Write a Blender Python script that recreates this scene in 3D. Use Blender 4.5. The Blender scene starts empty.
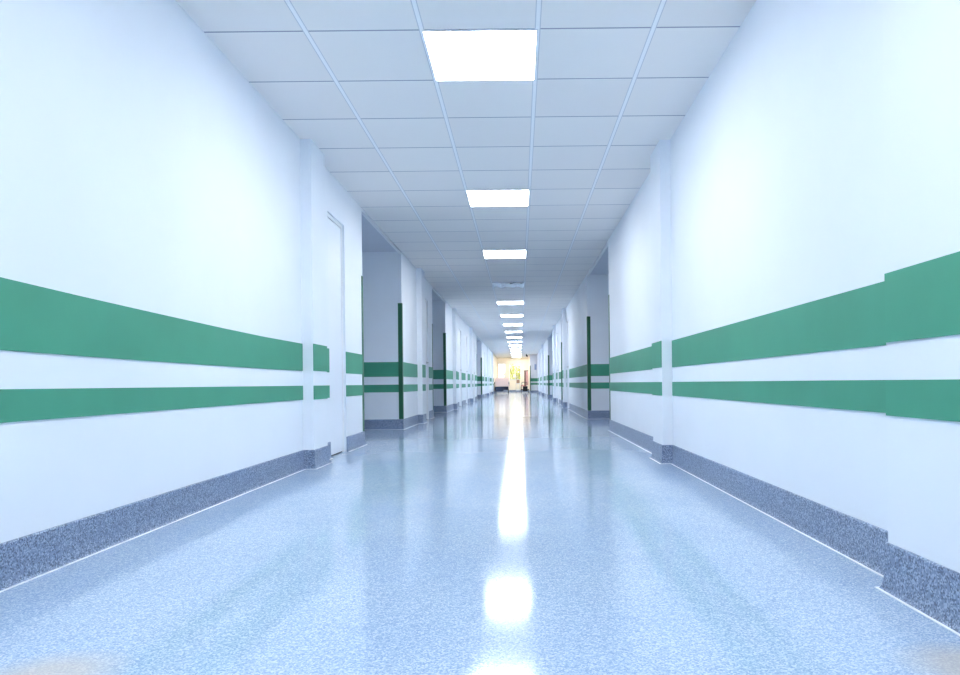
import bpy, bmesh, math, random
from mathutils import Vector
random.seed(4)
S = bpy.context.scene
C = S.collection
H, CAMZ = 2.452, 0.62
XL, XR = -1.612, 1.16
YN, YE, YF = -6.0, 45.0, 50.0        # wall behind the camera, corridor end, end wall of the foyer
XF = 0.68                            # right wall of the foyer
DEP = 3.2                            # depth of the side passages

# ------------------------------------------------------------------ materials
def mat(name, col, rough=.5, metal=0., spec=.5, coat=0.):
    m = bpy.data.materials.new(name); m.use_nodes = True
    b = m.node_tree.nodes['Principled BSDF']
    b.inputs['Base Color'].default_value = (*col, 1)
    b.inputs['Roughness'].default_value = rough
    b.inputs['Metallic'].default_value = metal
    b.inputs['Specular IOR Level'].default_value = spec
    b.inputs['Coat Weight'].default_value = coat
    return m
def nd(m, t, **kw):
    n = m.node_tree.nodes.new(t)
    for k, v in kw.items(): setattr(n, k, v)
    return n
def lk(m, a, b): m.node_tree.links.new(a, b)
def bsdf(m): return m.node_tree.nodes['Principled BSDF']
def ramp(m, stops, interp='LINEAR'):
    r = nd(m, 'ShaderNodeValToRGB'); cr = r.color_ramp; cr.interpolation = interp
    while len(cr.elements) < len(stops): cr.elements.new(.5)
    for e, (p, c) in zip(cr.elements, stops): e.position = p; e.color = (*c, 1)
    return r
def mix(m, a, b, f):
    n = nd(m, 'ShaderNodeMix', data_type='RGBA')
    for s, v in ((n.inputs['Factor'], f), (n.inputs['A'], a), (n.inputs['B'], b)):
        if hasattr(v, 'links'): lk(m, v, s)
        else: s.default_value = v
    return n.outputs['Result']
def mottled(name, col, var=.04, scale=2.5, rough=.45, bump=.02, spec=.5):
    m = mat(name, col, rough, spec=spec)
    tc = nd(m, 'ShaderNodeTexCoord'); n = nd(m, 'ShaderNodeTexNoise')
    n.inputs['Scale'].default_value = scale; n.inputs['Detail'].default_value = 5
    lk(m, tc.outputs['Object'], n.inputs['Vector'])
    r = ramp(m, [(.3, tuple(c*(1-var) for c in col)), (.7, tuple(min(1, c*(1+var)) for c in col))])
    lk(m, n.outputs['Fac'], r.inputs['Fac']); lk(m, r.outputs['Color'], bsdf(m).inputs['Base Color'])
    if bump:
        n2 = nd(m, 'ShaderNodeTexNoise'); n2.inputs['Scale'].default_value = 90
        lk(m, tc.outputs['Object'], n2.inputs['Vector'])
        b = nd(m, 'ShaderNodeBump'); b.inputs['Strength'].default_value = bump; b.inputs['Distance'].default_value = .01
        lk(m, n2.outputs['Fac'], b.inputs['Height']); lk(m, b.outputs['Normal'], bsdf(m).inputs['Normal'])
    return m
def speckled(name, base, light, dark, size, rough, coat=0., stains=False):
    m = mat(name, base, rough, coat=coat)
    tc = nd(m, 'ShaderNodeTexCoord')
    v = nd(m, 'ShaderNodeTexVoronoi'); v.inputs['Scale'].default_value = size
    lk(m, tc.outputs['Object'], v.inputs['Vector'])
    bw = nd(m, 'ShaderNodeSeparateColor'); lk(m, v.outputs['Color'], bw.inputs['Color'])
    r = ramp(m, [(0, dark), (.22, dark), (.30, base), (.70, base), (.80, light), (1, light)])
    lk(m, bw.outputs['Red'], r.inputs['Fac'])
    n = nd(m, 'ShaderNodeTexNoise'); n.inputs['Scale'].default_value = 1.3; n.inputs['Detail'].default_value = 4
    lk(m, tc.outputs['Object'], n.inputs['Vector'])
    r2 = ramp(m, [(.3, (.86, .9, .96)), (.7, (1, 1, 1))]); lk(m, n.outputs['Fac'], r2.inputs['Fac'])
    mm = nd(m, 'ShaderNodeMix', data_type='RGBA', blend_type='MULTIPLY'); mm.inputs['Factor'].default_value = 1
    lk(m, r.outputs['Color'], mm.inputs['A']); lk(m, r2.outputs['Color'], mm.inputs['B'])
    out = mm.outputs['Result']
    if stains:
        for (sx, sy, rad) in stains:
            d = nd(m, 'ShaderNodeVectorMath', operation='DISTANCE'); d.inputs[1].default_value = (sx, sy, 0)
            lk(m, tc.outputs['Object'], d.inputs[0])
            a = nd(m, 'ShaderNodeMath', operation='MULTIPLY_ADD'); lk(m, n.outputs['Fac'], a.inputs[0])
            a.inputs[1].default_value = rad*.8; lk(m, d.outputs['Value'], a.inputs[2])
            rr = ramp(m, [(rad*.8, (.6, .6, .6)), (rad*1.5, (0, 0, 0))]); lk(m, a.outputs[0], rr.inputs['Fac'])
            out = mix(m, out, (.62, .52, .40, 1), rr.outputs['Color'])
    lk(m, out, bsdf(m).inputs['Base Color'])
    return m
def emis(name, col, s):
    m = bpy.data.materials.new(name); m.use_nodes = True; t = m.node_tree; t.nodes.clear()
    e = t.nodes.new('ShaderNodeEmission'); e.inputs[0].default_value = (*col, 1); e.inputs[1].default_value = s
    o = t.nodes.new('ShaderNodeOutputMaterial'); t.links.new(e.outputs[0], o.inputs[0]); return m

M = {}
M['wall'] = mottled('wall_paint', (.825, .86, .915), .02, 1.5, .58, .015)
M['cream'] = mottled('cream_paint', (.90, .81, .66), .03, 1.5, .5, .015)
M['green'] = mottled('green_band', (.065, .315, .20), .05, 3, .5, .01, .35)
M['guard'] = mottled('green_guard', (.016, .12, .06), .04, 3, .4, 0)
M['floor'] = speckled('floor_vinyl', (.425, .54, .69), (.61, .70, .80), (.31, .425, .62), 260, .11, .0,
                      [(-1.02, 1.5, .16), (.98, 1.5, .16)])
M['base'] = speckled('baseboard_vinyl', (.225, .285, .41), (.40, .47, .60), (.11, .145, .22), 210, .38)
M['weld'] = mat('weld_line', (.85, .88, .92), .3)
M['door'] = mottled('door_paint', (.82, .85, .91), .015, 2, .35, 0)
M['gap'] = mat('dark_gap', (.03, .03, .035), .7)
M['steel'] = mat('steel', (.55, .56, .58), .28, 1)
M['white'] = mat('white_enamel', (.85, .86, .88), .35)
M['light'] = emis('diffuser', (.95, .98, 1.0), 14.5)
M['dark'] = mat('dark_plastic', (.02, .022, .03), .45)
M['rubber'] = mat('rubber', (.015, .015, .018), .7)
M['pink'] = mottled('pink_vinyl', (.80, .42, .36), .05, 6, .45, .01)
M['sheet'] = mottled('cream_sheet', (.90, .72, .62), .05, 8, .8, .05)
M['pinkboard'] = mottled('pale_pink_board', (.88, .64, .55), .03, 6, .5, 0)
M['brown'] = mottled('brown_vinyl', (.16, .07, .045), .1, 6, .4, .01)
M['box'] = mottled('brown_card', (.42, .25, .16), .08, 9, .7, .02)
M['navy'] = mat('navy_paint', (.03, .045, .09), .4)
M['leaf'] = mottled('leaf', (.52, .56, .10), .35, 9, .5, 0)
M['stem'] = mottled('stem', (.12, .09, .04), .2, 9, .8, 0)
M['notice'] = mottled('blue_grey_board', (.33, .42, .62), .05, 9, .5, 0)
M['lawn'] = mottled('lawn', (.30, .34, .12), .2, 4, .9, .1)
g = mat('glass', (1, 1, 1), .02); bsdf(g).inputs['Transmission Weight'].default_value = 1; bsdf(g).inputs['IOR'].default_value = 1.02
M['glass'] = g

# ceiling tiles: thin dark shadow joints across, pale T bars along
def ceiling_mat():
    m = mat('ceiling_tiles', (.66, .67, .73), .75)
    tc = nd(m, 'ShaderNodeTexCoord'); sp = nd(m, 'ShaderNodeSeparateXYZ'); lk(m, tc.outputs['Object'], sp.inputs[0])
    def band(sock, off, width):
        a = nd(m, 'ShaderNodeMath', operation='ADD'); lk(m, sock, a.inputs[0]); a.inputs[1].default_value = off + 60 + width/2
        f = nd(m, 'ShaderNodeMath', operation='MODULO'); lk(m, a.outputs[0], f.inputs[0]); f.inputs[1].default_value = .6
        l = nd(m, 'ShaderNodeMath', operation='LESS_THAN'); lk(m, f.outputs[0], l.inputs[0]); l.inputs[1].default_value = width
        return l.outputs[0]
    # one random tint for each tile
    w = nd(m, 'ShaderNodeTexWhiteNoise', noise_dimensions='2D')
    sc = nd(m, 'ShaderNodeVectorMath', operation='MULTIPLY_ADD'); lk(m, tc.outputs['Object'], sc.inputs[0])
    sc.inputs[1].default_value = (1/.6, 1/.6, 0); sc.inputs[2].default_value = (.487/.6 + 20, -3.62/.6 + 100, 0)
    fl = nd(m, 'ShaderNodeVectorMath', operation='FLOOR'); lk(m, sc.outputs[0], fl.inputs[0]); lk(m, fl.outputs[0], w.inputs[0])
    rt = ramp(m, [(0, (.86, .815, .785)), (1, (.89, .85, .815))]); lk(m, w.outputs['Value'], rt.inputs[0])
    c = rt.outputs[0]
    along = band(sp.outputs['X'], .487, .020)
    along_gap = band(sp.outputs['X'], .487, .030)
    across = band(sp.outputs['Y'], -3.62, .012)
    across_bar = band(sp.outputs['Y'], -3.62 - .008, .024)
    c = mix(m, c, (.90, .86, .83, 1), across_bar)
    c = mix(m, c, (.34, .34, .40, 1), across)
    c = mix(m, c, (.62, .62, .65, 1), along_gap)
    c = mix(m, c, (.93, .92, .92, 1), along)
    lk(m, c, bsdf(m).inputs['Base Color'])
    n = nd(m, 'ShaderNodeTexNoise'); n.inputs['Scale'].default_value = 140; lk(m, tc.outputs['Object'], n.inputs['Vector'])
    b = nd(m, 'ShaderNodeBump'); b.inputs['Strength'].default_value = .08; b.inputs['Distance'].default_value = .005
    lk(m, n.outputs['Fac'], b.inputs['Height']); lk(m, b.outputs['Normal'], bsdf(m).inputs['Normal'])
    return m
M['ceiling'] = ceiling_mat()

# ------------------------------------------------------------------ geometry helpers
def box(bm, x0, x1, y0, y1, z0, z1):
    v = [bm.verts.new(p) for p in ((x0,y0,z0),(x1,y0,z0),(x1,y1,z0),(x0,y1,z0),(x0,y0,z1),(x1,y0,z1),(x1,y1,z1),(x0,y1,z1))]
    for f in ((3,2,1,0),(4,5,6,7),(0,1,5,4),(1,2,6,5),(2,3,7,6),(3,0,4,7)): bm.faces.new([v[i] for i in f])
def tube(bm, p, q, r, n=12, r2=None):
    p, q = Vector(p), Vector(q); r2 = r if r2 is None else r2
    d = (q-p).normalized(); a = d.orthogonal().normalized(); b = d.cross(a)
    A, B = [], []
    for i in range(n):
        t = 2*math.pi*i/n; o = a*math.cos(t)+b*math.sin(t)
        A.append(bm.verts.new(p+o*r)); B.append(bm.verts.new(q+o*r2))
    for i in range(n):
        f = bm.faces.new((A[i], A[(i+1)%n], B[(i+1)%n], B[i])); f.smooth = True
    bm.faces.new(A[::-1]); bm.faces.new(B)
def path_tube(bm, pts, r, n=10):
    for a, b in zip(pts, pts[1:]): tube(bm, a, b, r, n)
def rbox(bm, x0, x1, y0, y1, z0, z1, r=.02):
    b2 = bmesh.new(); box(b2, x0, x1, y0, y1, z0, z1)
    bmesh.ops.bevel(b2, geom=b2.edges[:], offset=r, segments=3, affect='EDGES', profile=.5)
    me = bpy.data.meshes.new('t'); b2.to_mesh(me); b2.free(); bm.from_mesh(me); bpy.data.meshes.remove(me)
def sweep(bm, path, prof, side):
    """prof: (offset from the wall, z); path in xy; side +1 if the room lies to the right of the walking direction"""
    P = [Vector(p) for p in path]; rings = []
    for i, p in enumerate(P):
        ns = []
        if i: d = (P[i]-P[i-1]).normalized(); ns.append(Vector((d.y, -d.x))*side)
        if i < len(P)-1: d = (P[i+1]-P[i]).normalized(); ns.append(Vector((d.y, -d.x))*side)
        nrm = ns[0] if len(ns) == 1 else (ns[0]+ns[1])/(1+ns[0].dot(ns[1]))
        rings.append([bm.verts.new((p.x+nrm.x*o, p.y+nrm.y*o, z)) for o, z in prof])
    k = len(prof)
    for a, b in zip(rings, rings[1:]):
        for j in range(k): bm.faces.new((a[j], a[(j+1)%k], b[(j+1)%k], b[j]))
    bm.faces.new(rings[0][::-1]); bm.faces.new(rings[-1])
def obj(name, bm, m, parent=None, kind=None, label=None, cat=None, group=None, loc=None):
    bmesh.ops.recalc_face_normals(bm, faces=bm.faces[:])
    me = bpy.data.meshes.new(name); 
    if loc is not None: bmesh.ops.translate(bm, verts=bm.verts[:], vec=-Vector(loc))
    bm.to_mesh(me); bm.free(); me.materials.append(M[m])
    o = bpy.data.objects.new(name, me); C.objects.link(o)
    if loc is not None: o.location = loc
    if parent: o.parent = parent
    tag(o, label, cat, group, kind); return o
def tag(o, label=None, cat=None, group=None, kind=None):
    for k, v in (('label', label), ('category', cat), ('group', group), ('kind', kind)):
        if v: o[k] = v
def empty(name, loc, label, cat, group=None, kind=None):
    o = bpy.data.objects.new(name, None); C.objects.link(o); o.location = loc; o.empty_display_size = .1
    tag(o, label, cat, group, kind); return o
def bx(*a):
    bm = bmesh.new(); box(bm, *a); return bm
def boxes(*bs):
    bm = bmesh.new()
    for b in bs: box(bm, *b)
    return bm
def struct(name, bm, m, label, cat): return obj(name, bm, m, None, 'structure', label, cat)

# ------------------------------------------------------------------ plan of the corridor
PD = .08                                   # pilasters stand out by this much
DR = .04                                   # doors sit back by this much
left = dict(
    x=XL, s=1, name='left',
    runs=[(YN, 7.23), (9.64, 13.04), (15.35, 26.6), (30.1, YF)],
    pil=[(-.67, -.3), (5.2, 5.57), (11.05, 11.42), (16.95, 17.3), (22.8, 23.15), (34.7, 35.05), (40.5, 40.85)],
    doors=[(5.93, 6.5), (11.85, 12.45), (18.6, 19.5), (20.9, 21.8), (24.4, 25.3), (32.0, 32.9), (37.0, 37.9), (42.2, 43.1)])
right = dict(
    x=XR, s=-1, name='right',
    runs=[(YN, 9.0), (11.87, 17.95), (19.3, 24.6), (28.2, YE)],
    pil=[(1.3, 2.06), (5.3, 5.68), (17.2, 17.6), (22.1, 22.45), (33.4, 33.8), (39.0, 39.4)],
    doors=[(16.25, 17.05), (20.5, 21.3), (23.2, 24.0), (30.0, 30.9), (36.0, 36.9), (41.5, 42.4)])
DH = 2.10
PROF = [(0, 0), (.020, 0), (.020, .0015), (.016, .006), (.013, .014), (.011, .026), (.009, .045), (.008, .136), (.005, .141), (0, .141)]
WELD = [(.018, 0), (.028, 0), (.028, .0022), (.018, .0022)]
tn = [0]
ordn = ['first', 'second', 'third', 'fourth', 'fifth', 'sixth', 'seventh', 'eighth', 'ninth', 'tenth', 'eleventh', 'twelfth', 'thirteenth', 'fourteenth', 'fifteenth', 'sixteenth', 'seventeenth']
BANDS = [('upper wide', .728, .930), ('lower narrow', .514, .618)]

for W in (left, right):
    X, s, nm = W['x'], W['s'], W['name']
    far = X - s*DEP
    lo, hi = min(far, X), max(far, X)
    wall = bmesh.new()
    for ri, (a, b) in enumerate(W['runs']):
        core = (min(far, X-s*DR), max(far, X-s*DR))
        box(wall, core[0], core[1], a, b, 0, H+.1)
        ds = [d for d in W['doors'] if a <= d[0] < b]
        ps = [p for p in W['pil'] if a <= p[0] < b]
        f0, f1 = min(X-s*DR, X), max(X-s*DR, X)
        y = a
        for d in ds:
            box(wall, f0, f1, y, d[0], 0, H+.1); box(wall, f0, f1, d[0], d[1], DH, H+.1); y = d[1]
        box(wall, f0, f1, y, b, 0, H+.1)
        for p in ps: box(wall, min(X, X+s*PD), max(X, X+s*PD), p[0], p[1], 0, H+.05)
        # base and bands follow the wall, door to door
        ev = sorted([(d[0], 'd', d) for d in ds] + [(p[0], 'p', p) for p in ps])
        inner_start = a > YN + .1
        inner_end = ri < len(W['runs'])-1
        paths = []; cur = [(far, a), (X, a)] if inner_start else [(X, a)]
        spans = []; y0 = a
        for yy, k, e in ev:
            if k == 'd':
                cur.append((X, e[0])); paths.append(cur); cur = [(X, e[1])]
                spans.append((y0, e[0])); y0 = e[1]
            else:
                cur += [(X, e[0]), (X+s*PD, e[0]), (X+s*PD, e[1]), (X, e[1])]
                spans.append((y0, e[0])); y0 = e[1]
                spans.append((e[0], e[1], PD))
        cur.append((X, b)); spans.append((y0, b))
        if inner_end: cur.append((far, b))
        elif nm == 'right': cur.append((XF, b))
        paths.append(cur)
        for p in paths:
            bm = bmesh.new(); sweep(bm, p, PROF, s)
            bo = struct('baseboard_'+nm, bm, 'base', 'grey speckled skirting along the %s wall' % nm, 'baseboard')
            wm = bmesh.new(); sweep(wm, p, WELD, s); obj('weld_line', wm, 'weld', bo)
        for sp in spans:
            if sp[1]-sp[0] < .05: continue
            xx = X + (s*sp[2] if len(sp) > 2 else 0)
            for bn, z0, z1 in BANDS:
                tn[0] += 1
                if nm == 'left' and a == YN and sp[0] > -.5 and sp[1] < 5.3 and len(sp) == 2 and bn[0] == 'u':
                    # the nearest upper band climbs and widens a little towards the camera
                    bm = bmesh.new(); rr = []
                    for yq, dt, db in ((sp[0]+.004, .05, .02), (1.6, .047, .018), (2.17, .036, .012), (2.6, .026, .008), (3.1, .017, .005), (3.8, .006, .002), (4.4, 0, 0), (sp[1]-.004, 0, 0)):
                        rr.append([bm.verts.new((xq, yq, zq)) for xq, zq in ((xx, z0+db), (xx+.005, z0+db), (xx+.005, z1+dt), (xx, z1+dt))])
                    for q0, q1 in zip(rr, rr[1:]):
                        for j in range(4): bm.faces.new((q0[j], q0[(j+1)%4], q1[(j+1)%4], q1[j]))
                    bm.faces.new(rr[0]); bm.faces.new(rr[-1])
                    struct('trim_%d' % tn[0], bm, 'green', 'upper wide green band on the left wall nearest the camera', 'trim')
                    continue
                struct('trim_%d' % tn[0], bx(min(xx, xx+s*.005), max(xx, xx+s*.005), sp[0]+.004, sp[1]-.004, z0, z1), 'green',
                       '%s green band on the %s wall' % (bn, nm), 'trim')
        # bands on the walls of the side passages
        for flag, yc, sg in ((inner_start, a, -1), (inner_end, b, 1)):
            if not flag: continue
            for bn, z0, z1 in BANDS:
                tn[0] += 1
                struct('trim_%d' % tn[0], bx(lo, hi, min(yc, yc+sg*.005), max(yc, yc+sg*.005), z0, z1), 'green',
                       '%s green band on a wall of a %s side passage' % (bn, nm), 'trim')
    struct('wall_'+nm, wall, 'wall', 'white painted %s corridor wall with shallow pilasters' % nm, 'wall')
    # passage end walls, guards
    R = W['runs']
    for i in range(len(R)-1):
        ya, yb = R[i][1], R[i+1][0]
        struct('wall_'+nm+'_passage', bx(min(far, far-s*.15), max(far, far-s*.15), ya-.1, yb+.1, 0, H+.1), 'wall', 'end wall of the %s %s side passage' % (ordn[i], nm), 'wall')
        struct('baseboard_'+nm, bx(min(far, far+s*.01), max(far, far+s*.01), ya+.01, yb-.01, 0, .141), 'base', 'skirting at the end of the %s %s side passage' % (ordn[i], nm), 'baseboard')
        tn[0] += 1
        struct('trim_%d' % tn[0], bx(min(X, X-s*.03), max(X, X-s*.03), ya, yb, H-.035, H), 'white', 'pale ceiling edge strip over the %s %s opening' % (ordn[i], nm), 'trim')
        for yc, sg, w in ((ya, 1, 'near'), (yb, -1, 'far')):
            t, L = .006, .052
            bm = bmesh.new()
            xa, xb = X + s*t, X - s*L
            box(bm, min(xa, xb), max(xa, xb), min(yc, yc+sg*t), max(yc, yc+sg*t), .143, 1.74)
            box(bm, min(X, X+s*t), max(X, X+s*t), min(yc, yc-sg*L), max(yc, yc-sg*L), .143, 1.74)
            obj('corner_guard', bm, 'guard', None, None, 'dark green vertical guard on the %s corner of the %s opening in the %s wall' % (w, ordn[i], nm),
                'corner guard', 'green corner guards at the side passages', loc=(X, yc, .143))
# facing wall at the corridor's far end, right, and its bands
struct('wall_far_right', bx(XF, XR+DEP, YE, YF+.2, 0, H+.1), 'wall', 'short wall facing the camera where the corridor narrows', 'wall')
for bn, z0, z1 in BANDS:
    tn[0] += 1
    struct('trim_%d' % tn[0], bx(XF, XR-.006, YE-.005, YE, z0, z1), 'green', '%s green band on the short far wall' % bn, 'trim')
struct('baseboard_far', bx(XF-.01, XF, YE+.01, YF, 0, .141), 'base', 'skirting of the foyer', 'baseboard')
bm = boxes((XF-.006, XF+.05, YE-.012, YE-.006, .143, 1.74), (XF-.006, XF, YE, YE+.052, .143, 1.74), (XF-.006, XF, YE-.012, YE, .143, 1.74))
obj('corner_guard', bm, 'guard', None, None, 'green vertical guard on the corner of the short far wall, beside the bright foyer', 'corner guard',
    'green corner guards at the side passages', loc=(XF, YE, .143))
tn[0] += 1
struct('trim_%d' % tn[0], bx(XF-.004, XF, YE+.06, YF, .0, H), 'cream', 'cream paint on the foyer side wall', 'trim')
tn[0] += 1
struct('trim_%d' % tn[0], bx(XL, XL+.01, 43.5, YF, .141, H), 'cream', 'cream lining on the left wall of the foyer', 'trim')

# floor and ceiling, wall behind
struct('floor', bx(XL-DEP-.3, XR+DEP+.3, YN-.2, YF+.2, -.1, 0), 'floor', 'glossy blue speckled vinyl floor of the corridor', 'floor')
struct('ceiling', bx(XL, XR, YN-.2, YF+.2, H, H+.1), 'ceiling', 'suspended ceiling of square pale grey tiles', 'ceiling')
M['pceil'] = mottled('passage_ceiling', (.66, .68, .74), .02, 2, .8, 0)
for W in (left, right):
    X, s = W['x'], W['s']; far = X - s*DEP
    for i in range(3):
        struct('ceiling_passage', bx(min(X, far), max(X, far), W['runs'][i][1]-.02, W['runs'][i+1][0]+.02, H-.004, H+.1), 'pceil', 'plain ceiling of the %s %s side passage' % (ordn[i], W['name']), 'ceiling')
struct('wall_back', bx(XL-.2, XR+.2, YN-.2, YN, 0, H+.1), 'wall', 'wall closing the corridor behind the camera', 'wall')

# doors
dn = 0
for W in (left, right):
    X, s = W['x'], W['s']
    for i, (a, b) in enumerate(W['doors']):
        dn += 1
        e = empty('door_%d' % dn, (X-s*DR, (a+b)/2, 0), None, None, None, 'structure')
        e['label'] = 'white door in the %s wall, %s from the camera' % (W['name'], ordn[i]); e['category'] = 'door'
        def bo(n, x0, x1, y0, y1, z0, z1, m, par=e):
            c = e.location
            q = bmesh.new(); xa, xb = X-s*DR+s*x0, X-s*DR+s*x1
            box(q, min(xa, xb)-c.x, max(xa, xb)-c.x, y0-c.y, y1-c.y, z0, z1)
            return obj(n, q, m, par)
        bo('gap_shade', 0, .004, a+.02, b-.02, 0, .012, 'gap')  # near-black strip: shade of the gap under the leaf, put in as colour
        lf = bo('leaf', 0, .012, a+.03, b-.03, .012, DH-.035, 'door')
        fr = boxes((0, .02, a, a+.025, 0, DH), (0, .02, b-.025, b, 0, DH), (0, .02, a+.025, b-.025, DH-.028, DH))
        bmesh.ops.transform(fr, matrix=__import__('mathutils').Matrix.Diagonal((s, 1, 1, 1)), verts=fr.verts[:])
        bmesh.ops.translate(fr, verts=fr.verts[:], vec=(0, -e.location.y, 0))
        obj('door_frame', fr, 'white', e)
        if i == 0 and W is left: continue
        hm = bmesh.new(); hy = b-.09 - e.location.y
        tube(hm, (s*.012, hy, 1.0), (s*.05, hy, 1.0), .009); tube(hm, (s*.05, hy+.006, 1.0), (s*.05, hy-.11, 1.0), .009)
        tube(hm, (s*.012, hy, 1.0), (s*.017, hy, 1.0), .024)
        obj('door_handle', hm, 'steel' if i or W is right else 'white', e)

# ------------------------------------------------------------------ ceiling lights
LX0, LX1 = -.487, .113
cx = (LX0+LX1)/2
def make_light(y0, label):
    e = empty('ceiling_light', (cx, y0+.3, H), label, 'ceiling light', 'square lights along the ceiling')
    fr = boxes((-.3, .3, -.3, -.293, -.007, 0), (-.3, .3, .293, .3, -.007, 0), (-.3, -.293, -.293, .293, -.007, 0), (.293, .3, -.293, .293, -.007, 0))
    obj('light_frame', fr, 'white', e)
    obj('diffuser', bx(-.293, .293, -.293, .293, -.004, 0), 'light', e)
    return e
proto = None; k = 0
for n in range(-3, 16):
    if n == 3: continue
    y0 = 3.62 + 3*n
    if n < 0: lab = 'square white light panel overhead behind the camera'
    else:
        j = n if n < 3 else n-1
        lab = 'square glowing ceiling light panel, %s of the row counted from the camera' % ordn[j]
    if proto is None: proto = make_light(y0, lab)
    else:
        c = proto.copy(); C.objects.link(c); c.location = (cx, y0+.3, H); c['label'] = lab
        for ch in proto.children:
            d = ch.copy(); C.objects.link(d); d.parent = c
# fourth position: unlit mirror-louvre fitting
y0 = 3.62+9
e = empty('ceiling_light', (cx, y0+.3, H), 'unlit ceiling light with wavy silvery diffuser between the third and fourth glowing panels', 'ceiling light')
obj('light_frame', boxes((-.3, .3, -.3, -.285, -.012, 0), (-.3, .3, .285, .3, -.012, 0), (-.3, -.285, -.285, .285, -.012, 0), (.285, .3, -.285, .285, -.012, 0)), 'white', e)
bm = bmesh.new(); N = 24; g_ = []
for j in range(N+1):
    g_.append([bm.verts.new((-.285+.57*i/N, -.285+.57*j/N, -.022+.012*math.sin(i*.8+1.3*math.sin(j*.5))+.006*math.sin(j*1.7+i*.3))) for i in range(N+1)])
for j in range(N):
    for i in range(N):
        f = bm.faces.new((g_[j][i], g_[j][i+1], g_[j+1][i+1], g_[j+1][i])); f.smooth = True
M['foil'] = mat('wavy_diffuser', (.93, .94, .96), .25, .3)
obj('diffuser', bm, 'foil', e, label='wavy silvery diffuser')

# ------------------------------------------------------------------ foyer end wall with windows
wins = [(-1.52, -.98, .85, 2.05), (-.72, .12, .85, 2.05)]
bm = bmesh.new(); x = XL-.1
for (a, b, z0, z1) in wins:
    box(bm, x, a, YF, YF+.2, 0, H); box(bm, a, b, YF, YF+.2, 0, z0); box(bm, a, b, YF, YF+.2, z1, H); x = b
box(bm, x, XF+.1, YF, YF+.2, 0, H)
struct('wall_far', bm, 'cream', 'cream end wall of the foyer with two windows', 'wall')
struct('baseboard_far', bx(XL, XF, YF-.01, YF, 0, .141), 'base', 'skirting under the far windows', 'baseboard')
for i, (a, b, z0, z1) in enumerate(wins):
    e = empty('window_%d' % (i+1), ((a+b)/2, YF+.1, z0), None, None, None, 'structure')
    e['label'] = ('narrow window at the left of the end wall', 'wider window in the middle of the end wall')[i]; e['category'] = 'window'
    w, h, t = (b-a)/2, z1-z0, .045
    fr = [(-w, -w+t, -.03, .03, 0, h), (w-t, w, -.03, .03, 0, h), (-w, w, -.03, .03, 0, t), (-w, w, -.03, .03, h-t, h), (-.02, .02, -.03, .03, t, h-t)]
    obj('window_frame', boxes(*fr), 'white', e)
    obj('pane', bx(-w+t, w-t, -.003, .003, t, h-t), 'glass', e)
    obj('window_sill', bx(-w, w, -.16, -.03, -.001, .02), 'white', e)
struct('ground_outside', bx(-30, 30, YF+.2, YF+60, -.3, -.1), 'lawn', 'sunlit ground outside the far windows', 'ground')
# shrub outside the middle window
def shrub(x, y, z, r, label):
    e = empty('shrub', (x, y, z), label, 'shrub')
    sm = bmesh.new(); fm = bmesh.new()
    for i in range(9):
        a = random.uniform(0, 6.28); t = Vector((math.cos(a)*r*.6, math.sin(a)*r*.6, r*random.uniform(1.6, 2.4)))
        m1 = t*.5 + Vector((random.uniform(-.1, .1), 0, .1)); path_tube(sm, [(0, 0, 0), m1, t], .02, 6)
    for i in range(900):
        d = Vector((random.gauss(0, 1), random.gauss(0, 1), random.gauss(0, 1))).normalized()*r*random.uniform(.4, 1)
        c = Vector((0, 0, 1.35*r)) + Vector((d.x, d.y, d.z*1.3)); u = Vector((random.gauss(0,1), random.gauss(0,1), random.gauss(0,1))).normalized()
        w = u.orthogonal().normalized()*.035; u *= .09
        fm.faces.new([fm.verts.new(p) for p in (c-u, c-u*.2+w, c+u, c-u*.2-w)])
    obj('stems', sm, 'stem', e); obj('foliage', fm, 'leaf', e)
shrub(-.35, YF+2.2, -.1, .85, 'yellow green shrub seen through the middle window of the end wall')

# ------------------------------------------------------------------ wheels, bed, trolley, chair
def caster(par, x, y, r=.06):
    f = boxes((x-.02, x-.016, y-.02, y+.02, r, 2*r+.03), (x+.016, x+.02, y-.02, y+.02, r, 2*r+.03), (x-.02, x+.02, y-.02, y+.02, 2*r+.02, 2*r+.035))
    o = obj('caster', f, 'steel', par)
    w = bmesh.new(); tube(w, (x-.014, y, r), (x+.014, y, r), r, 18); obj('wheel', w, 'rubber', o)
e = empty('hospital_bed', (-1.10, 43.6, 0), 'wheeled hospital bed with pale pink end board standing end-on at the left of the foyer', 'bed')
w = .43
for x, y in ((-w+.04, .08), (w-.04, .08), (-w+.04, 1.95), (w-.04, 1.95)): caster(e, x, y, .09)
obj('bed_frame', boxes((-w+.02, -w+.07, 0.05, 2.0, .2, .27), (w-.07, w-.02, .05, 2.0, .2, .27), (-w+.02, w-.02, .05, .11, .2, .27), (-w+.02, w-.02, 1.94, 2.0, .2, .27),
    (-w, w, .0, 2.05, .44, .50), (-.3, -.24, .5, .56, .27, .44), (.24, .3, .5, .56, .27, .44), (-.3, -.24, 1.5, 1.56, .27, .44), (.24, .3, 1.5, 1.56, .27, .44)), 'navy', e)
bm = bmesh.new(); rbox(bm, -w+.03, w-.03, .3, 1.7, .20, .42, .03); obj('lift_housing', bm, 'navy', e)
bm = bmesh.new(); rbox(bm, -w+.0, .1, .0, .05, .12, .40, .01); obj('foot_panel', bm, 'navy', e)
bm = bmesh.new(); rbox(bm, -w+.02, w-.02, .04, 2.0, .50, .62, .04); obj('mattress', bm, 'sheet', e)
bm = bmesh.new(); rbox(bm, -w, w, -.045, -.005, .42, .92, .015); obj('end_board', bm, 'pinkboard', e)
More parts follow.
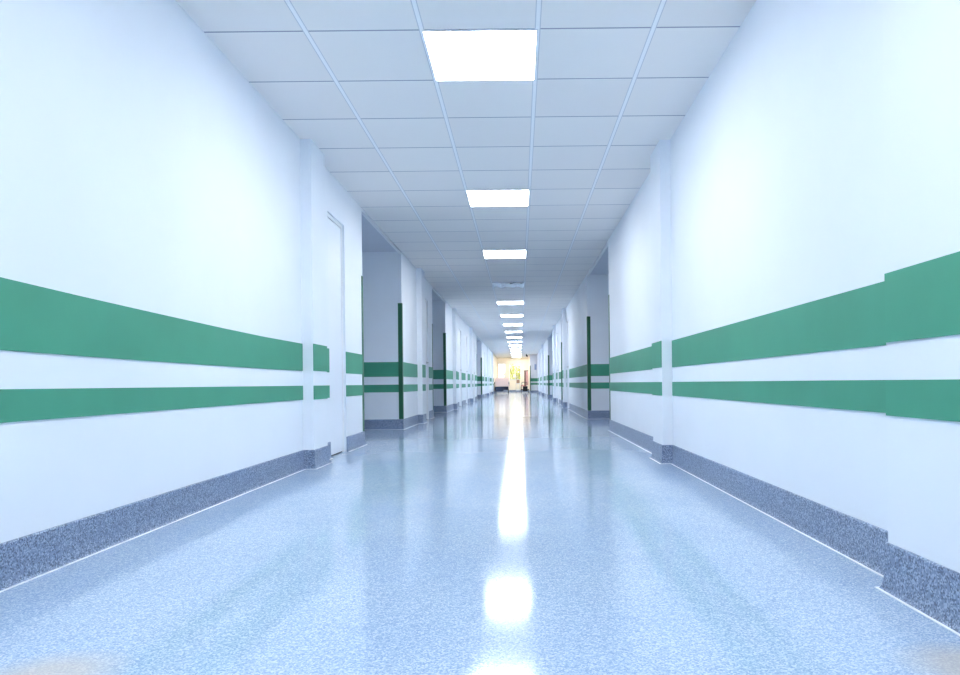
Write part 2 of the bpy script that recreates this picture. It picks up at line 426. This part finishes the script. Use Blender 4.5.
bm = bmesh.new(); rbox(bm, -w, w, 2.055, 2.095, .42, 1.0, .015); obj('end_board', bm, 'sheet', e)
for sx in (-1, 1):
    bm = bmesh.new()
    path_tube(bm, [(sx*w, .25, .5), (sx*w, .25, .78), (sx*w, 1.6, .78), (sx*w, 1.6, .5)], .014)
    for q in range(4): tube(bm, (sx*w, .5+.28*q, .5), (sx*w, .5+.28*q, .78), .009)
    obj('side_rail', bm, 'steel', e)
for sx in (-1, 1):
    bm = bmesh.new(); rbox(bm, sx*(w+.012)-.02, sx*(w+.012)+.02, -.055, .005, .56, .70, .008); obj('bumper', bm, 'dark', e, label='dark plastic corner bumper')
bm = bmesh.new(); rbox(bm, -.28, .28, 1.55, 1.93, .61, .72, .045); obj('pillow', bm, 'white', e)

e = empty('trolley', (-.10, 44.6, 0), 'small white wheeled trolley standing between the bed and the pink chair', 'trolley')
w, d = .12, .24
for x, y in ((-w, -d), (w, -d), (-w, d), (w, d)):
    caster(e, x, y, .055)
    bm = bmesh.new(); tube(bm, (x, y, .12), (x, y, .61), .012); obj('leg', bm, 'steel', e)
obj('shelf', boxes((-w, w, -d, d, .16, .18), (-w, w, -d, -d+.01, .18, .22), (-w, w, d-.01, d, .18, .22)), 'white', e)
obj('shelf', boxes((-w, w, -d, d, .605, .623)), 'white', e)
bm = bmesh.new(); path_tube(bm, [(-w, -d, .56), (-w, -d-.06, .58), (w, -d-.06, .58), (w, -d, .56)], .01); obj('push_handle', bm, 'steel', e)
bm = bmesh.new(); rbox(bm, -.09, .11, -.12, .12, .624, .85, .006)
o = obj('box', bm, 'box', None, None, 'small brown box standing on the white trolley', 'box'); o.location = (-.10, 44.6, 0)

e = empty('treatment_chair', (.37, 44.7, 0), 'wheeled chair with tall pink back and dark brown frame at the right of the foyer', 'chair')
for x, y in ((-.26, -.22), (.2, -.22), (-.26, .22), (.2, .22)): caster(e, x, y, .07)
obj('chair_base', boxes((-.29, .23, -.25, -.20, .17, .23), (-.29, .23, .20, .25, .17, .23), (-.29, -.24, -.2, .2, .17, .23), (.18, .23, -.2, .2, .17, .23), (-.16, .14, -.15, .15, .10, .42)), 'dark', e)
bm = bmesh.new(); rbox(bm, -.28, .10, -.24, .24, .42, .52, .03); obj('seat', bm, 'pink', e)
bm = bmesh.new(); rbox(bm, .02, .20, -.24, .24, .50, 1.38, .04); obj('backrest', bm, 'pink', e)
obj('back_frame', boxes((-.06, .018, -.25, -.19, .44, 1.42), (-.06, .018, .19, .25, .44, 1.42), (-.06, .20, -.25, .25, 1.39, 1.43)), 'brown', e)
for sy in (-1, 1):
    bm = bmesh.new(); path_tube(bm, [(-.22, sy*.27, .44), (-.22, sy*.27, .68), (.1, sy*.27, .68), (.1, sy*.27, .5)], .014); obj('armrest', bm, 'dark', e)
bm = bmesh.new(); rbox(bm, -.29, -.25, -.16, .16, .2, .40, .01); box(bm, -.28, -.24, -.02, .02, .14, .43); obj('footrest', bm, 'brown', e)

# small fittings
bm = bmesh.new(); box(bm, .97, 1.10, YE-.02, YE, 1.47, 1.83)
obj('notice', bm, 'notice', None, None, 'narrow blue grey notice fixed to the short far wall above the green bands', 'notice', loc=(1.035, YE, 1.47))
bm = bmesh.new(); tube(bm, (.46, YE-.8, H), (.46, YE-.8, H-.05), .03, 14); tube(bm, (.46, YE-.8, H-.05), (.50, YE-.9, H-.13), .05, 14)
obj('ceiling_sensor', bm, 'dark', None, None, 'small dark fitting hanging from the ceiling near the bright far end', 'sensor', loc=(.46, YE-.8, H))

# ------------------------------------------------------------------ daylight
w = bpy.data.worlds.new('World'); S.world = w; w.use_nodes = True
nt = w.node_tree; bg = nt.nodes['Background']
bg.inputs[0].default_value = (1.0, .96, .86, 1); bg.inputs[1].default_value = .9
sd = bpy.data.lights.new('sun', 'SUN'); sd.energy = 2.0; sd.angle = math.radians(1); sd.color = (1, .93, .78)
so = bpy.data.objects.new('sun', sd); C.objects.link(so); so.rotation_euler = (math.radians(-52), math.radians(8), 0); so.location = (0, 60, 20)

# ------------------------------------------------------------------ camera
cd = bpy.data.cameras.new('camera'); cam = bpy.data.objects.new('camera', cd); C.objects.link(cam)
cd.sensor_fit = 'HORIZONTAL'; cd.sensor_width = 36; cd.lens = 700/960*36
cd.shift_x = -39.5/960; cd.shift_y = 45.7/960; cd.clip_start = .02; cd.clip_end = 300
cam.location = (0, 0, CAMZ)
from mathutils import Matrix
cam.rotation_euler = (Matrix.Rotation(math.radians(90), 3, 'X') @ Matrix.Rotation(-.0105, 3, 'Z')).to_euler()
S.camera = cam
v = S.view_settings; v.view_transform = 'Standard'; v.look = 'None'; v.gamma = 1; v.exposure = 1.13; v.use_curve_mapping = False
S.cycles.max_bounces = 12; S.cycles.diffuse_bounces = 8; S.cycles.sample_clamp_indirect = 6
